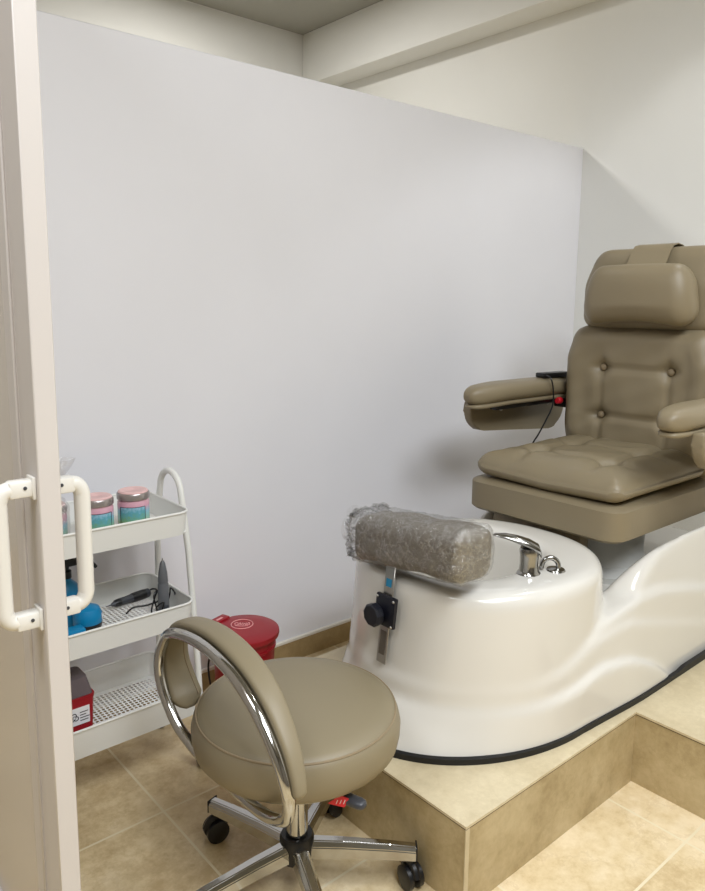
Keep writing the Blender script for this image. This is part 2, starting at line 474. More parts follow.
# light relaxation removes the grid's stair-steps
bm = bmesh.new(); bm.from_mesh(me)
bmesh.ops.recalc_face_normals(bm, faces=bm.faces)
for _ in range(4): bmesh.ops.smooth_vert(bm, verts=bm.verts, factor=.5, use_axis_x=True, use_axis_y=True, use_axis_z=True)
bm.to_mesh(me); bm.free()
tub = finish('foot_tub', me, M['tub'], CH, 0)

def base_outline(off, n=60):
    pts = []
    for i in range(n + 1):
        t = PI / 2 * (1 - i / n)          # front tip -> near side
        x = XC - (.450 + off) * math.sin(t); w = .341 + off
        pts.append((x, TY - w * math.cos(t)))
    for x in np.linspace(1.57, 2.73, 40):
        pts.append((x, TY - (.341 + off + .016 * smooth01(1.5, 1.85, x))))
    far = [(x, 2 * TY - y) for x, y in pts[1:]]
    return list(reversed(far)) + pts
gs = MB(); ol = base_outline(.006); il = base_outline(-.004)
zt = .213
def gz_top(x): return zt + .006 * smooth01(2.02, 2.05, x)
va = [gs.bm.verts.new((x, y, HS)) for x, y in ol]; vb = [gs.bm.verts.new((x, y, gz_top(x))) for x, y in ol]
vc = [gs.bm.verts.new((x, y, gz_top(x) + .002)) for x, y in il]; vd = [gs.bm.verts.new((x, y, HS)) for x, y in il]
for i in range(len(ol) - 1):
    for P, Q in ((va, vb), (vb, vc), (vc, vd), (vd, va)): gs.bm.faces.new((P[i], P[i + 1], Q[i + 1], Q[i]))
for k in (0, -1): gs.bm.faces.new((va[k], vb[k], vc[k], vd[k]))
obj('base_gasket', gs, M['rubber'], tub, CO)

# tap and overflow ring on the near rear rim
fz = .578; FX, FY = 1.503, 1.063
fc = MB()
fc.lathe([(0, -.01), (.029, -.01), (.030, .003), (.028, .008), (.0235, .013), (.022, .030), (.0225, .052), (.0245, .066), (.022, .072), (0, .072)], (FX, FY, fz), 24, sx=1.1)
tap = obj('tap', fc, M['tapchrome'], CH, CO)
lv = MB(); dirv = V((-.72, .66, 0)).normalized(); side = V((-dirv.y, dirv.x, 0))
secs = [(-.028, .056, .016, .010), (-.022, .068, .023, .013), (0, .080, .025, .013), (.03, .092, .021, .010), (.06, .100, .016, .007), (.084, .103, .010, .004), (.092, .103, .005, .002)]
rings = []
for d, z, w, t in secs:
    c = V((FX, FY, fz + z)) + dirv * d
    rings.append([lv.bm.verts.new(c + side * w * math.cos(a) + V((0, 0, t * math.sin(a)))) for a in [2 * PI * k / 16 for k in range(16)]])
for a, b in zip(rings, rings[1:]):
    for k in range(16): lv.bm.faces.new((a[k], a[(k + 1) % 16], b[(k + 1) % 16], b[k]))
lv.bm.faces.new(rings[0]); lv.bm.faces.new(rings[-1])
obj('tap_lever', lv, M['tapchrome'], tap, CO)
ov = MB(); OX, OY = 1.572, 1.030
ov.lathe([(0, -.008), (.024, -.008), (.026, .003), (.022, .010), (.012, .013), (0, .013)], (OX, OY, fz), 24)
ov.tube(spline([(OX + .004, OY - .004, fz + .006), (OX + .004, OY - .002, fz + .026), (OX - .008, OY + .010, fz + .038), (OX - .022, OY + .022, fz + .030), (OX - .026, OY + .026, fz + .010)], 5), .0065, 12)
obj('hand_shower_spout', ov, M['tapchrome'], CH, CO)

# leg rest under polythene, on its sliding bar
LX, LZ, LYc = 1.262, .674, 1.197
def leg_tilt(q):
    return V((q.x, q.y, q.z - .10 * (q.y - LYc)))
def leg_disp(p, n):
    q = p.copy(); t = (p.y - LYc) / .20
    q.z += .003 * math.sin(p.y * 40 + p.x * 30) - (.006 * abs(t) ** 3 if p.z > LZ else 0)
    return leg_tilt(q)
lr = MB().soft((LX - .062, LYc - .165, LZ - .062), (LX + .066, LYc + .197, LZ + .062), (.036, .018, .036), (14, 28, 14), leg_disp)
leg = obj('leg_rest', lr, M['legpad'], CH, CO, 0)
rnd = random.Random(7)
def wrap_disp(p, n):
    w = math.sin(p.y * 90 + p.z * 60) * math.sin(p.x * 80 - p.y * 35 + 1) * .5 + math.sin(p.y * 190 - p.z * 150) * .3 + rnd.uniform(-.6, .6)
    q = p + n * (.0025 + .003 * w); t = (p.y - LYc) / .20
    if t > .9: q += V((rnd.uniform(-.008, .008), .018 * rnd.random(), rnd.uniform(-.004, .012)))
    return leg_tilt(q)
wp = MB().soft((LX - .065, LYc - .168, LZ - .065), (LX + .069, LYc + .212, LZ + .065), (.038, .022, .038), (22, 46, 22), wrap_disp)
obj('plastic_wrap', wp, M['film'], leg, CO, 0)
tail = MB(); prev = None          # loose end of the wrap
for i in range(7):
    t = i / 6; ring = []
    for k in range(18):
        a = 2 * PI * k / 18; rr = .058 * (1 - .25 * t) * (1 + .20 * math.sin(3 * a + t * 3) + .08 * math.sin(7 * a))
        ring.append(tail.bm.verts.new(leg_tilt(V((LX - .002 + rr * math.cos(a), LYc + .195 + .062 * t, LZ + .004 + .020 * t + rr * .9 * math.sin(a))))))
    if prev:
        for k in range(18): tail.bm.faces.new((prev[k], prev[(k + 1) % 18], ring[(k + 1) % 18], ring[k]))
    prev = ring
obj('wrap_tail', tail, M['bag'], leg, CO, 0)
BY = 1.258
def bar_x(z): return 1.171 + (z - .25) * .125
br = MB(); tilt = Matrix.Rotation(math.atan(.125), 3, 'Y')
br.box((-.002, -.016, -.122), (.002, .016, .122), .001, 1)
for v in br.bm.verts: v.co = tilt @ v.co + V((bar_x(.492) - .003, BY, .492))
obj('sliding_bar', br, M['brushed'], leg, CO)
ch = MB()
ch.box((-.0015, -.0095, -.100), (-.0030, .0095, -.04))
for v in ch.bm.verts: v.co = tilt @ v.co + V((bar_x(.492) - .003, BY, .492))
obj('bar_channel', ch, M['channel'], leg, CO)
fl = MB().box((-.0027, -.0095, .070), (-.0021, .0095, .090))
for v in fl.bm.verts: v.co = tilt @ v.co + V((bar_x(.492) - .003, BY, .492))
obj('blue_film', fl, M['bluefilm'], leg, CO)
cp = MB().box((-.014, -.037, -.038), (-.003, .031, .038), .003)
for v in cp.bm.verts: v.co = tilt @ v.co + V((bar_x(.505) - .003, BY - .003, .505))
obj('clamp_plate', cp, M['navy'], leg, CO)
kn = MB(); oct_ = [(1.0 if k % 2 else .93) * .026 for k in range(16)]
kp = V((bar_x(.50) - .014, BY + .010, .497))
kn.lathe([(0, 0), (.015, 0), (.015, .010), (.027, .012), (.029, .016), (.029, .030), (.025, .034), (0, .034)], kp, 9, Matrix.Rotation(-PI / 2, 3, 'Y'))
obj('clamp_knob', kn, M['navy'], leg, CO, 25)
for dy, dz in ((-.032, .031), (.024, .031), (-.032, -.031), (.024, -.031)):
    obj('clamp_screw', MB().ball((bar_x(.505 + dz) - .0175, BY - .002 + dy, .505 + dz), .0036, seg=10), M['brushed'], leg, CO)

# seat
sb = MB().soft((1.848, 1.020, .580), (2.47, 1.572, .692), (.05, .06, .016), (12, 16, 6))
obj('seat_base', sb, M['leather'], CH, CO)
pn = MB().soft((1.90, 1.165, .50), (1.95, 1.50, .604), (.015, .02, .015), (4, 8, 4))
obj('footrest_panel', pn, M['leather'], CH, CO)
ps = MB().lathe([(0, .41), (.165, .41), (.17, .432), (.15, .440), (.125, .45), (.118, .50), (.125, .606), (0, .606)], (2.13, 1.22, 0), 40)
obj('seat_pedestal', ps, M['post'], CH, CO)

by_, bx_ = (1.155, 1.405), (2.02, 2.215)
def seat_disp(p, n):
    q = p.copy()
    if n.z > .2:
        e = min((p.y - 1.03) / .08, (1.555 - p.y) / .08, (p.x - 1.85) / .09, 1.0); e = max(0, e)
        d = .016 * e
        for y in by_:
            d -= .014 * math.exp(-((p.y - y) / .013) ** 2) * smooth01(1.86, 1.98, p.x)
            for x in bx_:
                d -= .030 * math.exp(-(((p.y - y) ** 2 + (p.x - x) ** 2) / .03 ** 2))
        for x in bx_: d -= .014 * math.exp(-((p.x - x) / .013) ** 2) * smooth01(1.04, 1.13, p.y) * smooth01(1.55, 1.45, p.y)
        d += .003 * math.sin(p.y * 38 + p.x * 17) * math.sin(p.x * 31)
        q.z += d * n.z - .012 * (1 - e)
    t = smooth01(2.0, 1.86, p.x)
    q.z -= .010 * t * (1 - abs(p.y - CY) / .3)
    return q
sc_ = MB().soft((1.858, 1.026, .698), (2.40, 1.556, .772), (.045, .05, .034), (44, 48, 10), seat_disp)
cu = obj('seat_cushion', sc_, M['leather'], CH, CO, 0)

# back: lower buttoned cushion, head section, head pillow with strap
def xb(z): return 2.385 - .02 * (z - .8)
bz_ = (1.035, .868); bty = (1.158, 1.402)
def back_disp(p, n):
    q = p.copy(); u = (p.z - .76) / .40
    if n.x < -.2:
        d = .018
        ey = min(1, (p.y - 1.02) / .06, (1.545 - p.y) / .06); ez = min(1, (1.18 - p.z) / .05, (p.z - .72) / .05)
        d *= max(0, min(ey, ez)) ** .5
        for y in bty:
            d -= .009 * math.exp(-((p.y - y) / .010) ** 2) * smooth01(1.14, 1.02, p.z)
            for z in bz_: d -= .022 * math.exp(-((p.y - y) ** 2 + (p.z - z) ** 2) / .026 ** 2)
        for z in bz_: d -= .010 * math.exp(-((p.z - z) / .010) ** 2) * smooth01(1.10, 1.15, p.y) * smooth01(1.46, 1.41, p.y)
        # folds running out to the edge from the lower button
        for s in (-1, 1):
            yy = CY + s * .122
            t = s * (p.y - yy)
            if t > 0:
                for sl_, ph in ((.10, .0), (-.25, .008), (-.55, .0)):
                    d -= .0045 * math.exp(-((p.z - .868 - sl_ * t) / .007) ** 2) * smooth01(.13, .02, t)
        # side bolsters come forward
        d += .022 * smooth01(.17, .25, abs(p.y - CY)) * smooth01(.74, .82, p.z) * smooth01(1.16, 1.05, p.z)
        d += .0016 * math.sin(p.y * 46 + p.z * 31) * math.sin(p.z * 52 - p.y * 12) + .0022 * math.sin(p.y * 23 + 1) * math.sin(p.z * 27 + p.y * 9)
        q.x -= d * -n.x
    k = smooth01(1.05, 1.18, p.z)
    q.y = CY + (q.y - CY) * (1 - .055 * k)
    q.x += .02 * (.96 - p.z) * .6
    return q
bk = MB().soft((2.365, 1.012, .70), (2.47, 1.556, 1.178), (.04, .06, .05), (8, 56, 50), back_disp)
back = obj('backrest', bk, M['leather'], CH, CO, 0)
for y in bty:
    for z in bz_:
        obj('button', MB().ball((2.369 + .02 * (.96 - z) * .6, y, z), .0125, .55, 1, 1), M['piping'], back, CO)
def head_disp(p, n):
    q = p.copy()
    k = smooth01(1.30, 1.44, p.z); q.y = CY + (q.y - CY) * (1 - .10 * k)
    q.x += .03 * k
    if n.x < -.2: q.x -= .010 * smooth01(.26, .12, abs(p.y - CY))
    return q
hb = MB().soft((2.375, 1.03, 1.165), (2.47, 1.515, 1.443), (.035, .06, .05), (8, 30, 20), head_disp)
obj('head_section', hb, M['leather'], CH, CO, 0)
bs_ = MB().soft((2.465, 1.06, .66), (2.53, 1.50, 1.40), (.03, .05, .05), (6, 16, 16))
obj('back_shell', bs_, M['leather'], CH, CO, 0)
def pill_disp(p, n):
    q = p.copy(); t = (p.y - 1.266) / .19; m = max(0, 1 - t * t)
    q.z += .026 * m * smooth01(1.275, 1.20, p.z) + .004 * m * smooth01(1.29, 1.35, p.z)
    q.x -= .014 * m
    q.y += .010 * (1 if t > 0 else -1) * abs(t) ** 2 * smooth01(1.32, 1.22, p.z) - .008 * t * smooth01(1.28, 1.37, p.z)
    if n.x < -.3: q.x += .0025 * math.sin(p.z * 60 + p.y * 20) * abs(t) ** 3
    return q
hp = MB().soft((2.272, 1.082, 1.172), (2.392, 1.450, 1.380), (.055, .055, .075), (14, 40, 24), pill_disp)
hpil = obj('head_pillow', hp, M['leather'], CH, CO, 0)
st = MB(); pr = None
for x, z in [(2.330, 1.350), (2.350, 1.372), (2.370, 1.392), (2.388, 1.422), (2.410, 1.445), (2.44, 1.452), (2.475, 1.447), (2.512, 1.432), (2.537, 1.40), (2.537, 1.33)]:
    row = [st.bm.verts.new((x + dx, y, z + dz)) for y in (1.200, 1.337) for dx, dz in ((0, 0), (-.002, .003))]
    if pr:
        for a, b in ((0, 1), (1, 3), (3, 2), (2, 0)): st.bm.faces.new((pr[a], pr[b], row[b], row[a]))
    pr = row
obj('head_pillow_strap', st, M['leather'], hpil, CO)

# arms: padded top, curved side panel, bracket
def arm(s):
    yi = CY + s * .280; yo = CY + s * .403              # inner and outer edge of the pad
    lo_y, hi_y = min(yi, yo), max(yi, yo)
    x0_, x1_ = (1.900, 2.55)
    def pad_disp(p, n):
        q = p.copy(); t = smooth01(2.08, 1.885, p.x)
        q.y = (lo_y + hi_y) / 2 + (q.y - (lo_y + hi_y) / 2) * (1 - .45 * t ** 2)
        q.z -= .008 * t
        return q
    a = MB().soft((x0_, lo_y, .917), (x1_, hi_y, .984), (.06, .045, .03), (30, 12, 8), pad_disp)
    pad = obj('armrest', a, M['leather'], CH, CO, 0)
    l = MB().soft((x0_ + .012, lo_y + .010, .904), (x1_ - .01, hi_y - .008, .924), (.05, .03, .008), (20, 8, 4), pad_disp)
    obj('armrest_lip', l, M['leather'], pad, CO, 0)
    # D-shaped side panel under the outer half
    y0p = yo - s * .020; y1p = yo + s * .016
    prof = []
    xa, xz, zb, zt_ = 1.972, 2.535, .775, .915
    for i in range(9):
        a_ = PI + PI / 2 * i / 8; prof.append((xa + .09 + .09 * math.cos(a_), zb + .030 + .075 + .075 * math.sin(a_)))
    for i in range(9):
        a_ = 3 * PI / 2 + PI / 2 * i / 8; prof.append((xz - .10 + .10 * math.cos(a_), zb + .085 + .085 * math.sin(a_)))
    prof += [(xz, zt_), (xa, zt_)]
    d = MB().prism(prof, min(y0p, y1p), max(y0p, y1p), lambda p: V((p.x, p.z, p.y)))
    es = [e for e in d.bm.edges]
    bmesh.ops.bevel(d.bm, geom=es, offset=.008, segments=3, profile=.5, affect='EDGES')
    obj('armrest_panel', d, M['leather'], pad, CO)
    b = MB(); yb0 = yi + s * .03
    b.box((2.02, min(yb0, yb0 + s * .03), .890), (2.45, max(yb0, yb0 + s * .03), .905), .002)
    b.box((2.40, min(yb0 - s * .05, yb0 + s * .03), .870), (2.47, max(yb0 - s * .05, yb0 + s * .03), .902), .003)
    obj('armrest_bracket', b, M['black'], pad, CO)
    for x in (2.06, 2.33): obj('bracket_screw', MB().ball((x, yb0 + s * .012, .889), .006, seg=10), M['brushed'], pad, CO)
    k = MB().lathe([(0, 0), (.011, 0), (.013, .004), (.013, .020), (.010, .024), (0, .024)], (2.37, yi + s * .010, .900), 14, Matrix.Rotation(-PI / 2, 3, 'Y'))
    obj('release_knob', k, M['redtag'], pad, CO)
arm(1); arm(-1)

# handset hooked over the far armrest, with its cord
hr = thing('remote_control', 'small black remote handset resting on the far tan armrest, cord hanging down', 'remote control', (2.36, 1.60, .972))
ho = (2.36, 1.60, .972)
h1 = MB().box((2.285, 1.580, .985), (2.435, 1.622, 1.003), .004, rot=Matrix.Rotation(-.10, 3, 'Z'))
obj('handset', h1, M['black'], hr, ho)
cd = MB().tube(spline([(2.29, 1.585, .995), (2.278, 1.556, .988), (2.285, 1.548, .95), (2.285, 1.547, .89), (2.25, 1.55, .835), (2.215, 1.553, .79), (2.21, 1.573, .75), (2.22, 1.58, .70), (2.25, 1.58, .62)], 8), .0028, 8)
obj('cord', cd, M['black'], hr, ho)

# ------------------------------------------------------------------ stool
SX, SY = .853, 1.160
ST = thing('rolling_stool', 'round tan leather rolling stool with chrome backrest hoop and five-star base', 'stool', (SX, SY, 0)); SO = (SX, SY, 0)
R = .215
sp = [(0, .338), (R - .03, .338), (R - .014, .342), (R - .004, .355), (R, .375), (R + .001, .395), (R - .003, .412), (R - .010, .424), (R - .022, .432), (R - .05, .438), (.10, .442), (0, .443)]
seat = obj('seat', MB().lathe(sp, SO, 96), M['stool_leather'], ST, SO, 60)
pg = MB().tube([(SX + (R - .0095) * math.cos(2 * PI * k / 96), SY + (R - .0095) * math.sin(2 * PI * k / 96), .4235) for k in range(96)], .0022, 6, True)
obj('seam', pg, M['piping'], seat, SO)
pl_ = MB().lathe([(0, .326), (R - .035, .326), (R - .03, .330), (R - .03, .339), (0, .339)], SO, 64)
obj('seat_plate', pl_, M['cart'], ST, SO)
HX = .655
hoop = [(.672, 1.285, .350), (.662, 1.325, .382), (.656, 1.366, .435), (.655, 1.380, .488), (.655, 1.362, .540), (.655, 1.318, .582), (.655, 1.21, .603), (.655, 1.10, .592),
        (.655, 1.02, .558), (.657, .957, .500), (.662, .928, .44), (.672, .936, .395), (.682, .970, .352), (.690, 1.05, .318), (.692, 1.17, .311), (.684, 1.245, .325)]
hp_ = obj('backrest_hoop', MB().tube(spline(hoop, 8, True), .0115, 16, True), M['chrome'], ST, SO)
pad = MB()
arc = [V((0, q.x, q.y)) for q in spline([V((y, z, 0)) for y, z in [(1.335, .395), (1.370, .44), (1.386, .490), (1.370, .549), (1.322, .593), (1.21, .615), (1.10, .604), (1.013, .569), (.948, .508), (.918, .455), (.914, .425)]], 10)]
rings = []; na = len(arc)
for i, p in enumerate(arc):
    d = (arc[min(i + 1, na - 1)] - arc[max(i - 1, 0)]).normalized(); nrm = V((0, -d.z, d.y))     # outward in the hoop plane
    if nrm.dot(p - V((0, 1.15, .47))) < 0: nrm = -nrm
    e = min(1, i / 5, (na - 1 - i) / 5); e = math.sqrt(max(.08, e)); f = i / (na - 1)
    wd = .026 + .010 * smooth01(.35, 0, f) - .014 * smooth01(.55, 1, f)
    c = p + V((HX + .010 + wd, 0, 0)); ring = []
    for k in range(20):
        a = 2 * PI * k / 20; ca, sa = math.cos(a), math.sin(a)
        px = wd * math.copysign(abs(ca) ** .55, ca) * e; pn_ = .0125 * math.copysign(abs(sa) ** .8, sa) * e
        ring.append(pad.bm.verts.new(c + V((px, 0, 0)) + nrm * (pn_ - .003)))
    rings.append(ring)
for a, b in zip(rings, rings[1:]):
    for k in range(20): pad.bm.faces.new((a[k], a[(k + 1) % 20], b[(k + 1) % 20], b[k]))
pad.bm.faces.new(rings[0]); pad.bm.faces.new(rings[-1])
bpad = obj('backrest_pad', pad, M['stool_leather'], ST, SO, 60)
pw = [p + V((HX + .010 + 2 * (.026 + .010 * smooth01(.35, 0, i / (na - 1)) - .014 * smooth01(.55, 1, i / (na - 1))) - .014, 0, 0)) for i, p in enumerate(arc)]
iw = []
for i in range(4, na - 4):
    d = (arc[i + 1] - arc[i - 1]).normalized(); nrm = V((0, -d.z, d.y))
    if nrm.dot(arc[i] - V((0, 1.15, .47))) < 0: nrm = -nrm
    iw.append(pw[i] - nrm * .0148)
obj('pad_seam', MB().tube(iw, .0016, 6), M['piping'], bpad, SO)
gl = MB().lathe([(0, .058), (.014, .058), (.017, .062), (.017, .13), (.0235, .132), (.0235, .25), (.026, .252), (.026, .327), (0, .327)], SO, 32)
obj('gas_column', gl, M['chrome'], ST, SO)
hb_ = MB().lathe([(0, .068), (.028, .068), (.036, .074), (.037, .122), (.033, .130), (0, .130)], SO, 32)
obj('hub', hb_, M['black'], ST, SO)
for k, ang in enumerate((-40, 32, 104, 176, 248)):
    a = math.radians(ang); d = V((math.cos(a), math.sin(a), 0)); s = V((-d.y, d.x, 0)); O = V(SO)
    lg = MB(); rr = []
    for t, z, hw, hh in ((.022, .098, .018, .020), (.10, .096, .0165, .0185), (.20, .090, .015, .0165), (.256, .085, .0145, .0150)):
        ring = []
        for cx, cz in ((-1, -1), (-1, .45), (-.5, 1), (.5, 1), (1, .45), (1, -1)): ring.append(lg.bm.verts.new(O + d * t + s * hw * cx + V((0, 0, z + hh * cz))))
        rr.append(ring)
    for A_, B_ in zip(rr, rr[1:]):
        for j in range(6): lg.bm.faces.new((A_[j], A_[(j + 1) % 6], B_[(j + 1) % 6], B_[j]))
    lg.bm.faces.new(rr[0]); lg.bm.faces.new(rr[-1])
    bmesh.ops.bevel(lg.bm, geom=list(lg.bm.edges), offset=.002, segments=2, affect='EDGES')
    L = obj('leg', lg, M['chrome'], ST, SO)
    ec = MB().box((-.001, -.0148, -.0152), (.0025, .0148, .0152), .001, 1)
    rz = Matrix.Rotation(a, 3, 'Z')
    for v in ec.bm.verts: v.co = rz @ v.co + O + d * .256 + V((0, 0, .085))
    obj('end_cap', ec, M['black'], L, SO)
    cs = MB(); c0 = O + d * .246
    wa = a + (.5, 1.2, -.4, .8, .2)[k]; wv = V((math.cos(wa), math.sin(wa), 0))
    for o2 in (-.013, .013):
        m_ = Matrix.Rotation(wa, 3, 'Z') @ Matrix.Rotation(PI / 2, 3, 'Y')
        cs.lathe([(0, -.008), (.020, -.008), (.0265, -.005), (.0265, .005), (.020, .008), (0, .008)], c0 + wv * o2 + V((0, 0, .0265)), 24, m_)
    cs.lathe([(0, .02), (.010, .02), (.010, .072), (0, .072)], c0, 12)
    hood = V((-wv.y, wv.x, 0))
    cs.tube(spline([c0 + hood * .024 + V((0, 0, .035)), c0 + hood * .012 + V((0, 0, .054)), c0 - hood * .012 + V((0, 0, .055)), c0 - hood * .025 + V((0, 0, .036))], 5), .009, 8)
    obj('caster', cs, M['black'], L, SO)
lv2 = MB().tube([(SX, SY - .02, .322), (SX - .008, SY - .13, .322), (SX - .010, SY - .175, .318)], .004, 8)
lvr = obj('height_lever', lv2, M['brushed'], ST, SO)
gk = MB().soft((-.030, -.013, -.009), (.030, .013, .009), (.014, .011, .008), (8, 6, 5))
rz = Matrix.Rotation(math.radians(-72), 3, 'Z')
for v in gk.bm.verts: v.co = rz @ v.co + V((SX - .010, SY - .190, .315))
obj('lever_grip', gk, M['dgrey'], lvr, SO, 0)
tg = MB(); fr = V((.760, -.650, 0))
p0 = V((SX - .034, SY - .178, .318))
vs = [tg.bm.verts.new(p0 + fr * a + V((0, 0, b))) for a, b in ((-.020, -.004), (.012, -.012), (.020, .006), (.006, .012), (-.006, .006))]
f0 = tg.bm.faces.new(vs); ex = bmesh.ops.extrude_face_region(tg.bm, geom=[f0])
for v in ex['geom']:
    if isinstance(v, bmesh.types.BMVert): v.co += V((-.65, -.76, 0)) * .0015
obj('hang_tag', tg, M['redtag'], lvr, SO)
ti = MB()
for i in range(3):
    q = p0 + fr * (-.004 + .007 * i) + V((-.65, -.76, 0)) * .0022
    ti.tube([q + V((0, 0, -.004)), q + fr * .003 + V((0, 0, .004))], .0007, 6)
obj('tag_print', ti, M['white'], lvr, SO)

# ------------------------------------------------------------------ utility cart
CTX0, CTX1, CTY0, CTY1 = .475, .884, 1.65, 1.925
CT = thing('utility_cart', 'white three-tier metal utility cart with perforated shelves by the partition', 'cart', (.68, 1.78, 0)); KO = (.68, 1.78, 0)
def rrect(x0, x1, y0, y1, r, n=6):
    out = []
    for cx, cy, a0 in ((x1 - r, y1 - r, 0), (x0 + r, y1 - r, PI / 2), (x0 + r, y0 + r, PI), (x1 - r, y0 + r, 3 * PI / 2)):
        for i in range(n + 1): a = a0 + PI / 2 * i / n; out.append((cx + r * math.cos(a), cy + r * math.sin(a)))
    return out
def tray(z0, z1, dx, holes):
    t = MB(); fl_ = .006                                  # sides flare a little
    x1 = CTX1 + dx
    A = rrect(CTX0, x1 - fl_, CTY0 + fl_, CTY1 - fl_, .028); B = rrect(CTX0 - fl_, x1, CTY0, CTY1, .034)
    Bi = rrect(CTX0 - fl_ + .0018, x1 - .0018, CTY0 + .0018, CTY1 - .0018, .032); Ai = rrect(CTX0 + .0018, x1 - fl_ - .0018, CTY0 + fl_ + .0018, CTY1 - fl_ - .0018, .026)
    ring = lambda P, z: [t.bm.verts.new((x, y, z)) for x, y in P]
    ro, rt, ri, rb = ring(A, z0), ring(B, z1), ring(Bi, z1), ring(Ai, z0 + .004); n = len(A)
    for P, Q in ((ro, rt), (rt, ri), (ri, rb)):
        for i in range(n): t.bm.faces.new((P[i], P[(i + 1) % n], Q[(i + 1) % n], Q[i]))
    T = obj('tray', t, M['cart'], CT, KO)
    rm = MB().tube([(x, y, z1) for x, y in rrect(CTX0 - fl_, x1, CTY0, CTY1, .034)], .0032, 8, True)
    obj('rim', rm, M['cart'], T, KO)
    f = MB(); zf = z0 + .006
    ax0, ax1, ay0, ay1 = CTX0 + .003, x1 - fl_ - .003, CTY0 + fl_ + .003, CTY1 - fl_ - .003
    if holes:
        p_ = .0118; nx_ = int((ax1 - ax0 - .03) / p_); ny_ = int((ay1 - ay0 - .03) / p_)
        hx0 = (ax0 + ax1) / 2 - nx_ * p_ / 2; hy0 = (ay0 + ay1) / 2 - ny_ * p_ / 2
        grid = {}
        def gv(k, x, y):
            if k not in grid: grid[k] = f.bm.verts.new((x, y, zf))
            return grid[k]
        for i in range(nx_):
            for j in range(ny_):
                cx, cy = hx0 + (i + .5) * p_, hy0 + (j + .5) * p_
                outer = [gv((2 * i + a, 2 * j + b), hx0 + (i + a / 2) * p_, hy0 + (j + b / 2) * p_) for a, b in ((2, 1), (2, 2), (1, 2), (0, 2), (0, 1), (0, 0), (1, 0), (2, 0))]
                inner = [f.bm.verts.new((cx + 0.0043 * math.cos(PI / 4 * k), cy + .0043 * math.sin(PI / 4 * k), zf)) for k in range(8)]
                for k in range(8): f.bm.faces.new((outer[k], outer[(k + 1) % 8], inner[(k + 1) % 8], inner[k]))
        ex0, ex1, ey0, ey1 = hx0, hx0 + nx_ * p_, hy0, hy0 + ny_ * p_
        for lo, hi in (((ax0, ay0), (ax1, ey0)), ((ax0, ey1), (ax1, ay1)), ((ax0, ey0), (ex0, ey1)), ((ex1, ey0), (ax1, ey1))):
            f.bm.faces.new([f.bm.verts.new((x, y, zf)) for x, y in ((lo[0], lo[1]), (hi[0], lo[1]), (hi[0], hi[1]), (lo[0], hi[1]))])
    else:
        f.box((ax0, ay0, zf - .002), (ax1, ay1, zf))
    obj('shelf_mesh', f, M['cart'], T, KO)
tray(.664, .723, 0, False); tray(.418, .480, .008, True); tray(.165, .239, .016, True)
def frame_(xs, s):
    y_t0, y_t1, y_b0, y_b1 = 1.735, 1.855, 1.655, 1.925
    top = .80
    pts = [(xs + s * .014, y_b0 + .01, .075), (xs + s * .012, y_b0 + .022, .30), (xs + s * .008, y_t0 - .03, .60), (xs + s * .006, y_t0 - .004, .73)]
    for i in range(9):
        a = PI - PI * i / 8; pts.append((xs + s * .006, (y_t0 + y_t1) / 2 - (y_t1 - y_t0) / 2 * -math.cos(a), .745 + .055 * math.sin(a)))
    pts += [(xs + s * .006, y_t1 + .004, .73), (xs + s * .008, y_t1 + .03, .60), (xs + s * .012, y_b1 - .022, .30), (xs + s * .014, y_b1 - .01, .075)]
    obj('frame_tube', MB().tube(pts, .0085, 12), M['cart'], CT, KO)
frame_(CTX1 + .010, 1); frame_(CTX0 - .012, -1)
for x in (CTX0 - .02, CTX1 + .022):
    for y in (1.667, 1.912):
        c_ = MB(); m_ = Matrix.Rotation(PI / 2, 3, 'Y')
        c_.lathe([(0, -.009), (.018, -.009), (.022, -.006), (.022, .006), (.018, .009), (0, .009)], (x, y, .022), 20, m_)
        c_.box((x - .013, y - .010, .030), (x + .013, y + .010, .076), .003)
        obj('caster', c_, M['dgrey'], CT, KO)

# jars on the top shelf
TZ = .671
JG = 'rainbow labelled jars on the top shelf of the cart'
jar = thing('jar', 'pink-lidded jar with rainbow label, nearest the cart handle', 'jar', (.779, 1.760, TZ), JG)
jb = obj('glass_body', MB().lathe([(0, 0), (.036, 0), (.0395, .004), (.0395, .074), (.037, .080), (.037, .084), (0, .084)], (0, 0, 0), 40), M['jar'], jar)
lp = MB(); pr = None
for i in range(15):
    a = math.radians(-165 + 95 * i / 14); row = [lp.bm.verts.new((.0402 * math.cos(a), .0402 * math.sin(a), z)) for z in (.016, .066)]
    if pr: lp.bm.faces.new((pr[0], row[0], row[1], pr[1]))
    pr = row
obj('front_label', lp, M['jarlab'], jb)
fb = MB()
for zz in (.016, .066): fb.tube([(.0404 * math.cos(math.radians(-165 + 95 * i / 14)), .0404 * math.sin(math.radians(-165 + 95 * i / 14)), zz) for i in range(15)], .0007, 6)
for aa in (-165, -70): fb.tube([(.0404 * math.cos(math.radians(aa)), .0404 * math.sin(math.radians(aa)), z) for z in (.016, .066)], .0007, 6)
obj('label_border', fb, M['ink'], jb)
obj('lid_band', MB().lathe([(.0375, .082), (.0405, .083), (.0405, .096), (.0385, .099), (.036, .099)], (0, 0, 0), 40), M['lidrim'], jar)
obj('lid', MB().lathe([(0, .097), (.0372, .097), (.0375, .1005), (.034, .1035), (.015, .1035), (.013, .102), (0, .102)], (0, 0, 0), 40), M['pink'], jar)
j2 = copy_tree(jar); j2.location = (.683, 1.758, TZ); j2.rotation_euler = (0, 0, .25); j2['label'] = 'pink-lidded jar with rainbow label, middle one on the top shelf'
j3 = copy_tree(jar); j3.location = (.567, 1.755, TZ); j3.rotation_euler = (0, 0, -.2); j3['label'] = 'jar mostly hidden by the door on the top shelf, below a clear bag'
